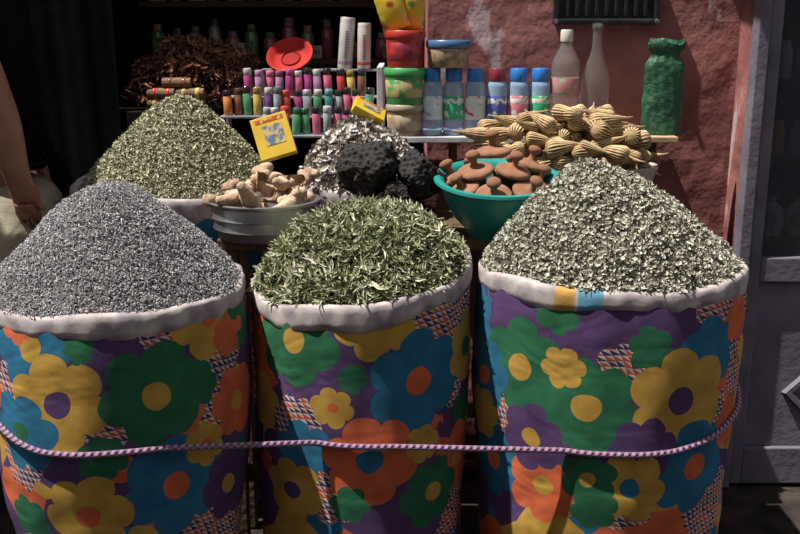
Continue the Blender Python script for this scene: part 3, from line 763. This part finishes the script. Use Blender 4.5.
cr=N.new("ShaderNodeValToRGB"); cr.color_ramp.elements[0].position=.15; cr.color_ramp.elements[0].color=(.004,.004,.004,1); cr.color_ramp.elements[1].position=.6; cr.color_ramp.elements[1].color=(.040,.037,.038,1)
L.new(vo.outputs["Distance"],cr.inputs["Fac"]); L.new(cr.outputs[0],b.inputs["Base Color"])
bp=N.new("ShaderNodeBump"); bp.inputs["Strength"].default_value=1.; bp.inputs["Distance"].default_value=.008; L.new(vo.outputs["Distance"],bp.inputs["Height"]); L.new(bp.outputs[0],b.inputs["Normal"])
svars=[]
for k in range(4):
    rk=random.Random(k+40)
    cuts=[(Vector((rk.uniform(-1,1),rk.uniform(-1,1),rk.uniform(-1,1))).normalized(),rk.uniform(.030,.042)) for _ in range(8)]
    bm=bmesh.new(); bmesh.ops.create_icosphere(bm,subdivisions=5,radius=.05)
    for vv in bm.verts:
        c=vv.co.copy(); d=c.normalized()
        for (nn_,dd) in cuts:
            ex=c.dot(nn_)-dd
            if ex>0: c=c-nn_*ex*.85
        q=noise.fractal(c*18+Vector((k*9,0,0)),1.,2.,3)*.010+ noise.noise(c*80+Vector((k*5,1,0)))*.004 - abs(noise.noise(c*150))*.005
        vv.co=c+d*q
        vv.co.x*=1.15
    me=bpy.data.meshes.new("pumice_stone"); bm.to_mesh(me); bm.free(); me.materials.append(stm); me.polygons.foreach_set("use_smooth",[True]*len(me.polygons))
    svars.append(me)
e=empty("wicker_tray",(-.015,2.640,.897)); tag(e,"low dark woven tray of black stones on the bench","tray")
lathe("tray_body",[(r_*.85,z_) for r_,z_ in [(0,0),(.10,0),(.108,.006),(.125,.055),(.133,.060),(.13,.066),(.118,.058),(.10,.012),(0,.012)]],pm("dark_wicker",(.05,.04,.03),(.02,.015,.01),30,.8,.6,80),48,e)
sp=[(-.045,-.035,.055,.95),(.045,-.035,.055,.95),(.0,.045,.058,.95),
    (-.066,-.005,.168,1.78),(.072,-.015,.160,1.48),(.005,-.080,.118,.75)]
for i,(x,y,z,s) in enumerate(sp):
    o=bpy.data.objects.new("pumice_stone",svars[i%4]); link(o); place(o,Vector((-.015+x,2.640+y,.897+z)),(random.uniform(0,6),random.uniform(0,.5),random.uniform(0,6)),s*.95)
    tag(o,"rough black pumice stone heaped on the dark tray","stone","black pumice stones")

# ------------------------------------------------------------------ teal bowl + clay pieces
B=Vector((.268,2.60,.905))
e=empty("plastic_bowl",B,(math.radians(9),0,0)); tag(e,"teal green plastic bowl full of small terracotta pieces","bowl")
tealm=pm("teal_plastic",(.02,.25,.23),(.015,.20,.185),6,.35)
lathe("bowl_body",[(r*.93,z*1.02) for r,z in [(0,.012),(.07,.012),(.078,0),(.088,0),(.092,.012),(.13,.05),(.158,.10),(.168,.140),(.184,.143),(.190,.149),(.188,.156),(.176,.157),(.160,.148),(.150,.105),(.12,.058),(.08,.02),(0,.018)]],tealm,80,e)
clay=pm("terracotta",(.29,.150,.092),(.20,.098,.06),18,.9,.3,60,spec=.15)
cl=lathe("clay_burnisher",[(0,.005),(.030,.002),(.046,.000),(.054,.004),(.0565,.010),(.055,.016),(.048,.021),(.036,.025),(.020,.028),(.0120,.032),(.0100,.041),(.0110,.050),(.0175,.055),(.0220,.062),(.0205,.070),(.013,.076),(0,.078)],clay,44)
cl.modifiers.clear()
cs=[(-.098,-.050,.115,.35,-.50),(-.020,-.108,.108,.55,.0),(.080,-.085,.112,.50,.40),(.112,.01,.124,.10,.50),(.05,.09,.136,-.4,.15),(-.06,.085,.136,-.4,-.25),(-.120,.040,.130,-.1,-.5),(.0,.0,.110,.1,.1),
    (-.065,-.020,.162,.22,-.22),(.040,-.035,.164,.25,.15),(-.010,.045,.206,.05,-.08),(.095,.04,.172,.05,.35)]
for i,(x,y,z,rx,ry) in enumerate(cs):
    o=cl if i==0 else cl.copy()
    if i: COL.objects.link(o)
    place(o,B+Vector((x*.93,y*.93,z)),(rx,ry,random.uniform(-.15,.15)),random.uniform(.84,.94))
    tag(o,"brown clay piece with rounded disc base and knob in the bowl","clay pot","terracotta pieces in the bowl")

# ------------------------------------------------------------------ dried seed heads in a basket
CX,CY,CZ=.525,2.865,.897
e=empty("wicker_basket",(CX,CY,CZ)); tag(e,"oval pale cloth-lined basket under the dried seed heads","basket")
o=lathe("basket_body",[(0,0),(.80,0),(.84,.01),(.93,.10),(.98,.145),(1.0,.15),(.99,.16),(.95,.155),(.90,.10),(.80,.015),(0,.012)],pm("pale_canvas",(.42,.36,.31),(.28,.23,.20),16,.9,.5,60),60,e)
for vv in o.data.vertices: vv.co.x*=.255; vv.co.y*=.150
umb=bpy.data.materials.new("straw_ribs"); nt,N,L,b=nodes_of(umb); b.inputs["Roughness"].default_value=.85; b.inputs["Specular IOR Level"].default_value=.2
tc=N.new("ShaderNodeTexCoord"); spx=N.new("ShaderNodeSeparateXYZ"); L.new(tc.outputs["Object"],spx.inputs[0])
at=N.new("ShaderNodeMath"); at.operation='ARCTAN2'; L.new(spx.outputs[1],at.inputs[0]); L.new(spx.outputs[0],at.inputs[1])
mu=N.new("ShaderNodeMath"); mu.operation='MULTIPLY'; L.new(at.outputs[0],mu.inputs[0]); mu.inputs[1].default_value=16
sn=N.new("ShaderNodeMath"); sn.operation='SINE'; L.new(mu.outputs[0],sn.inputs[0])
nz=N.new("ShaderNodeTexNoise"); nz.inputs["Scale"].default_value=40; L.new(tc.outputs["Object"],nz.inputs["Vector"])
ad=N.new("ShaderNodeMath"); ad.operation='MULTIPLY_ADD'; L.new(sn.outputs[0],ad.inputs[0]); ad.inputs[1].default_value=.34; L.new(nz.outputs["Fac"],ad.inputs[2])
cr=N.new("ShaderNodeValToRGB"); cr.color_ramp.elements[0].position=.25; cr.color_ramp.elements[0].color=(.14,.08,.036,1); cr.color_ramp.elements[1].position=.75; cr.color_ramp.elements[1].color=(.56,.42,.24,1)
L.new(ad.outputs[0],cr.inputs["Fac"]); L.new(cr.outputs[0],b.inputs["Base Color"])
uvars=[]
for k in range(3):
    fat=[1.08,.88,1.25][k]
    o=lathe("seed_head",[(0,0),(.0026,.0),(.0030,.018),(.0052,.028),(.0090*fat,.042),(.0135*fat,.060),(.0178*fat,.082),(.0212*fat,.102),(.0228*fat,.116),(.0205*fat,.126),(.0130*fat,.132),(.0050,.136),(0,.137)],umb,64,rib=lambda a,z:(.20*abs(math.sin(8*a+z*9))-.08+.04*math.sin(3*a)) if z>.025 else 0)
    o.modifiers.clear(); uvars.append(o)
place_list=[]
rnd=random.Random(11)
for i in range(76):
    lv=i/76
    rr=math.sqrt(rnd.random())*(1.0-.60*lv)
    a=rnd.uniform(0,6.28)
    x=CX-.005+.225*rr*math.cos(a)+.03*lv; y=CY-.015+.122*rr*math.sin(a)-.02*lv; z=CZ+.135+lv*.185
    place_list.append((x,y,z))
place_list+= [(.30,2.80,1.105),(.26,2.84,1.12),(.33,2.76,1.11),(.24,2.86,1.145),(.35,2.83,1.165),(.30,2.83,1.15),(.38,2.80,1.175),(.27,2.87,1.17),(.33,2.86,1.185),(.38,2.84,1.20),(.42,2.80,1.19),(.23,2.84,1.15),(.66,2.76,1.10),(.70,2.82,1.13),(.62,2.73,1.11),(.55,2.74,1.12),(.46,2.75,1.12),(.40,2.78,1.14),(.71,2.80,1.10),(.68,2.78,1.15)]
for i,(x,y,z) in enumerate(place_list):
    o=uvars[i] if i<3 else uvars[i%3].copy()
    if i>=3: COL.objects.link(o)
    az=rnd.choice([0,math.pi])+rnd.uniform(-1.0,1.0)
    if rnd.random()<.40: az=rnd.uniform(math.pi*1.15,math.pi*1.85)
    el=rnd.uniform(-.45,.40)
    d=Vector((math.cos(az)*math.cos(el),math.sin(az)*math.cos(el)*.7,math.sin(el))).normalized()
    q=d.to_track_quat('Z','Y'); o.rotation_mode='QUATERNION'; o.rotation_quaternion=q
    s=rnd.uniform(.75,1.0); o.scale=(s,)*3; o.location=Vector((x,y,z))-d*.090*s
    tag(o,"ribbed straw-coloured dried seed head piled in the basket","dried plant","dried seed heads")

# ------------------------------------------------------------------ dried root heap, red lid, bundles, yellow boxes
dk_=pm("shade_black_crate",(.012,.010,.009),None,8,.9,spec=.05)  # crates coloured black so they sink into the recess shade
stand=box("wooden_crate",(-.87,3.62,(1.17-FLOOR)/2+FLOOR),(.42,.20,1.17-FLOOR),dk_,.006); tag(stand,"wooden crate stack blackened for shade under the dried roots","crate")
def rsurf(rho,th):
    return np.stack([-.76+.28*rho*np.sin(th),3.64-.09*rho*np.cos(th),1.19+.21*(1-rho**2.4)],axis=1)
roots=[(.22,.095,.06),(.14,.065,.045),(.30,.17,.11),(.08,.04,.03),(.25,.11,.07)]
heap("dried_root_heap",rsurf,3200,leaf_template(.034,.0045,.008,.7,3),roots,.8,.02,(.02,.01,.008),"tangled heap of reddish brown dried roots","dried roots",clump=1.6)
for i,(x,z,c) in enumerate([(-.905,1.175,YEL),(-.905,1.212,RED),(-.80,1.175,YEL),(-.80,1.212,YEL),(-.85,1.248,BRN)]):
    e=empty("stick_bundle",(x,3.46,z+.018),(0,math.radians(90),random.uniform(-.15,.15))); tag(e,"short bundle of brown sticks tied with a bright band","stick bundle","tied stick bundles")
    lathe("sticks",[(0,0),(.017,0),(.018,.01),(.018,.090),(.017,.100),(0,.099)],pm("bundle_brown",(.22,.13,.07),(.09,.05,.03),60,.8),28,e,rib=lambda a,z:.10*abs(math.sin(5*a)))
    for zz in (.02,.070): lathe("band",[(.0185,zz),(.0205,zz+.002),(.0205,zz+.014),(.0185,zz+.016)],vialm(c),28,e)
st=box("wooden_crate",(-.86,3.45,(1.17-FLOOR)/2+FLOOR),(.22,.10,1.17-FLOOR),dk_,.004); tag(st,"wooden box blackened for shade under the tied stick bundles","crate")
e=empty("red_plate",(-.395,3.53,1.345),(math.radians(42),math.radians(-10),0)); tag(e,"red plastic lid-shaped basket leaning on the rack","plastic lid")
rp_=pm("red_plastic",(.42,.035,.03),None,8,.7,spec=.1)
lathe("plate_body",[(0,.0),(.055,0),(.07,.008),(.080,.024),(.086,.026),(.085,.030),(.076,.028),(.066,.013),(.052,.006),(0,.006)],rp_,48,e)
lathe("centre_ring",[(0,.007),(.03,.007),(.034,.012),(.038,.006)],pm("red_plastic_dark",(.30,.022,.02),None,8,.7,spec=.1),36,e)
def ybox(loc,rot,s,label):
    e=empty("card_box",loc,rot); tag(e,label,"box","yellow boxes")
    box("carton",(0,0,0),s,pm("yellow_card",(.60,.41,.03),(.50,.33,.02),10,.45),.002,e)
    o=box("printed_panel",(.004,-s[1]/2-.0006,.004),(s[0]*.55,.0012,s[2]*.48),pm("panel_print",(.10,.13,.22),(.45,.36,.15),45,.45,lo=.45,hi=.55),0,e); o["label"]="dark blue and gold printed picture panel"
    box("printed_stripe",(0,-s[1]/2-.0006,s[2]*.40),(s[0]*.8,.0012,s[2]*.09),pm("stripe_print",(.40,.06,.03),(.62,.42,.03),70,.45,lo=.42,hi=.5),0,e)
ybox((-.395,2.985,1.125),(math.radians(-22),math.radians(-16),.1),(.115,.035,.135),"yellow card box with a blue picture leaning on the herbs")
ybox((-.095,2.90,1.212),(math.radians(-55),math.radians(28),.2),(.10,.03,.055),"small yellow card box lying on the grey leaves")

cm=[(.22,.07,.04),(.08,.14,.07),(.26,.18,.06),(.17,.16,.14),(.05,.09,.17),(.24,.22,.19),(.20,.05,.07),(.13,.09,.06)]  # jar and carton colours dimmed to stand in for the recess shade
for (y,z,n,x0) in ((3.98,1.34,13,-.98),(3.98,1.56,12,-.98)):
    sh=box("back_shelf",(-.50,y,z-.012),(1.05,.26,.022),pm("dark_shelf_wood",(.04,.03,.02),None,6,.8,spec=.1),.003); tag(sh,"dark wooden shelf deep inside the stall","shelf")
    for i in range(n):
        c=random.choice(cm); hh=random.uniform(.10,.16); rr=random.uniform(.025,.034)
        e=empty("spice_jar",(x0+i*.076,y-.02+random.uniform(-.02,.02),z)); tag(e,"small dim spice jar on a dark shelf","jar","jars on the dark shelves")
        lathe("jar_body",[(0,0),(rr*.9,0),(rr,.006),(rr,hh*.7),(rr*.6,hh*.82),(0,hh*.82)],vialm(c),20,e)
        lathe("lid",[(0,hh*.8),(rr*.65,hh*.8),(rr*.65,hh),(0,hh)],vialm(random.choice(cm)),20,e)
        if i%2==0:
            c=random.choice(cm)
            pk=empty("small_carton",(x0+i*.076+.03,y-.10,z),(0,0,random.uniform(-.3,.3))); tag(pk,"small dim printed carton standing before the spice jars","box","cartons on the dark shelves")
            hb=random.uniform(.05,.09)
            box("carton",(0,0,hb/2),(.06,.025,hb),vialm(c),.002,pk)
            box("printed_panel",(0,-.0131,hb*.5),(.042,.001,hb*.4),vialm(random.choice(cm)),0,pk)

v=[];f=[];nx,nz=80,10
for j in range(nz+1):
    for i in range(nx+1):
        x=-1.75+(1.75-1.0)*i/nx
        v.append((x,3.42+.003*math.sin(i*.35)+.002*math.sin(i*.9+j),FLOOR+.02+2.3*j/nz))
for j in range(nz):
    for i in range(nx):
        a=j*(nx+1)+i; f.append((a,a+1,a+nx+2,a+nx+1))
o=mk("curtain",v,f,black); tag(o,"long black cloth hanging at the stall side","curtain")  # blackened and flattened so no folds catch light in the dark recess

# ------------------------------------------------------------------ person standing side-on, hand in pocket
skinm=pm("skin",(.27,.135,.09),(.21,.10,.068),20,.5,.15,80)
X0,Y0=-1.245,2.93
Rb=[];V_=[];E_=[]
def av(p,r,c=None):
    V_.append(p);Rb.append(r)
    if c is not None:E_.append((c,len(V_)-1))
    return len(V_)-1
pel=av((X0,Y0,.99),(.13,.11))
ab=av((X0-.01,Y0,1.18),(.115,.09),pel); ch=av((X0-.01,Y0,1.42),(.14,.11),ab); nk=av((X0+.0,Y0,1.59),.06,ch); nk2=av((X0+.02,Y0,1.66),.055,nk)
hd=av((X0+.035,Y0,1.75),(.09,.085),nk2); hd2=av((X0+.03,Y0,1.84),(.075,.075),hd)
nose=av((X0+.13,Y0,1.755),.014,hd)
AY=Y0-.215
sh=av((X0+.015,Y0-.17,1.54),.062,ch); up=av((X0+.060,AY,1.40),.058,sh); elb=av((X0+.098,AY,1.27),.056,up); fa=av((X0+.116,AY,1.18),.060,elb); wr=av((X0+.138,AY+.01,1.04),.040,fa); ha=av((X0+.145,AY+.03,.985),.042,wr); ha2=av((X0+.148,AY+.045,.940),.034,ha)
for k,(dx,dl) in enumerate(((-.028,.050),(-.010,.060),(.009,.058),(.027,.047))):
    f1_=av((X0+.150+dx,AY+.055,.910),.009,ha2); av((X0+.152+dx,AY+.080,.910-dl),.008,f1_)
th_=av((X0+.184,AY+.03,.965),.011,ha); av((X0+.200,AY+.035,.935),.009,th_)
sh2=av((X0-.005,Y0+.17,1.53),.06,ch); el2=av((X0+.0,Y0+.22,1.24),.043,sh2); wr2=av((X0+.05,Y0+.21,.98),.03,el2); h2=av((X0+.065,Y0+.205,.91),.034,wr2)
for k in range(4): av((X0+.04+k*.017,Y0+.20,.82),.008,h2)
av((X0+.10,Y0+.19,.87),.010,h2)
for sy in(-1,1):
    hp=av((X0,Y0+sy*.09,.90),.09,pel); kn=av((X0+.01,Y0+sy*.10,.49),.06,hp); an=av((X0-.02,Y0+sy*.10,.04),.04,kn); av((X0+.13,Y0+sy*.11,-.02),.032,an)
person=skin_obj("person",V_,E_,Rb,skinm,2)
tag(person,"person in a black short-sleeved top and pale trousers, hand in pocket","person")
def cloth(name,v,e,r,mat):
    o=skin_obj(name,v,e,r,mat,2); o.parent=person; return o
cloth("shirt",[(X0-.01,Y0,1.18),(X0-.01,Y0,1.06),(X0-.01,Y0,1.42),(X0,Y0,1.58),(X0+.015,Y0-.172,1.545),(X0+.036,Y0-.200,1.475),(X0-.005,Y0+.175,1.535),(X0,Y0+.20,1.42)],
      [(0,1),(0,2),(2,3),(2,4),(4,5),(2,6),(6,7)],[(.165,.125),(.18,.15),(.185,.13),.075,.078,.070,.078,.070],black)
tr=pm("khaki_cotton",(.34,.305,.22),(.23,.205,.15),10,.9,.5,30)
cloth("trousers",[(X0+.02,Y0,1.04),(X0+.02,Y0,.93),(X0+.04,Y0-.080,.82),(X0+.02,Y0-.10,.49),(X0-.01,Y0-.10,.05),(X0+.04,Y0+.085,.82),(X0+.01,Y0+.10,.49),(X0-.01,Y0+.10,.05)],
      [(0,1),(1,2),(2,3),(3,4),(1,5),(5,6),(6,7)],[(.165,.145),(.170,.15),.145,.10,.078,.14,.10,.078],tr)
cloth("hair",[(X0,Y0,1.87),(X0-.03,Y0,1.81),(X0-.04,Y0,1.75)],[(0,1),(1,2)],[(.07,.075),.08,.07],black)
for sy in(-1,1): cloth("shoe",[(X0-.03,Y0+sy*.10,-.01),(X0+.06,Y0+sy*.105,-.015),(X0+.16,Y0+sy*.11,-.02)],[(0,1),(1,2)],[.045,.045,.038],black)

# ------------------------------------------------------------------ light, world, camera
sun=bpy.data.lights.new("sun","SUN"); sun.energy=8.3; sun.angle=.010; sun.color=(1,.945,.86)
so=bpy.data.objects.new("sun",sun); COL.objects.link(so)
so.rotation_euler=Vector((.42,.10,-.90)).to_track_quat('-Z','Y').to_euler()
w=bpy.data.worlds.new("world"); scene.world=w; w.use_nodes=True
bg=w.node_tree.nodes["Background"]; bg.inputs[0].default_value=(.92,.94,1.0,1); bg.inputs[1].default_value=.47
scene.view_settings.view_transform='Standard'
cam=bpy.data.cameras.new("camera"); cam.lens=42.75; cam.sensor_width=36
co=bpy.data.objects.new("camera",cam); COL.objects.link(co); co.location=(0,0,1.45); co.rotation_euler=(math.radians(90-14),0,0)
scene.camera=co
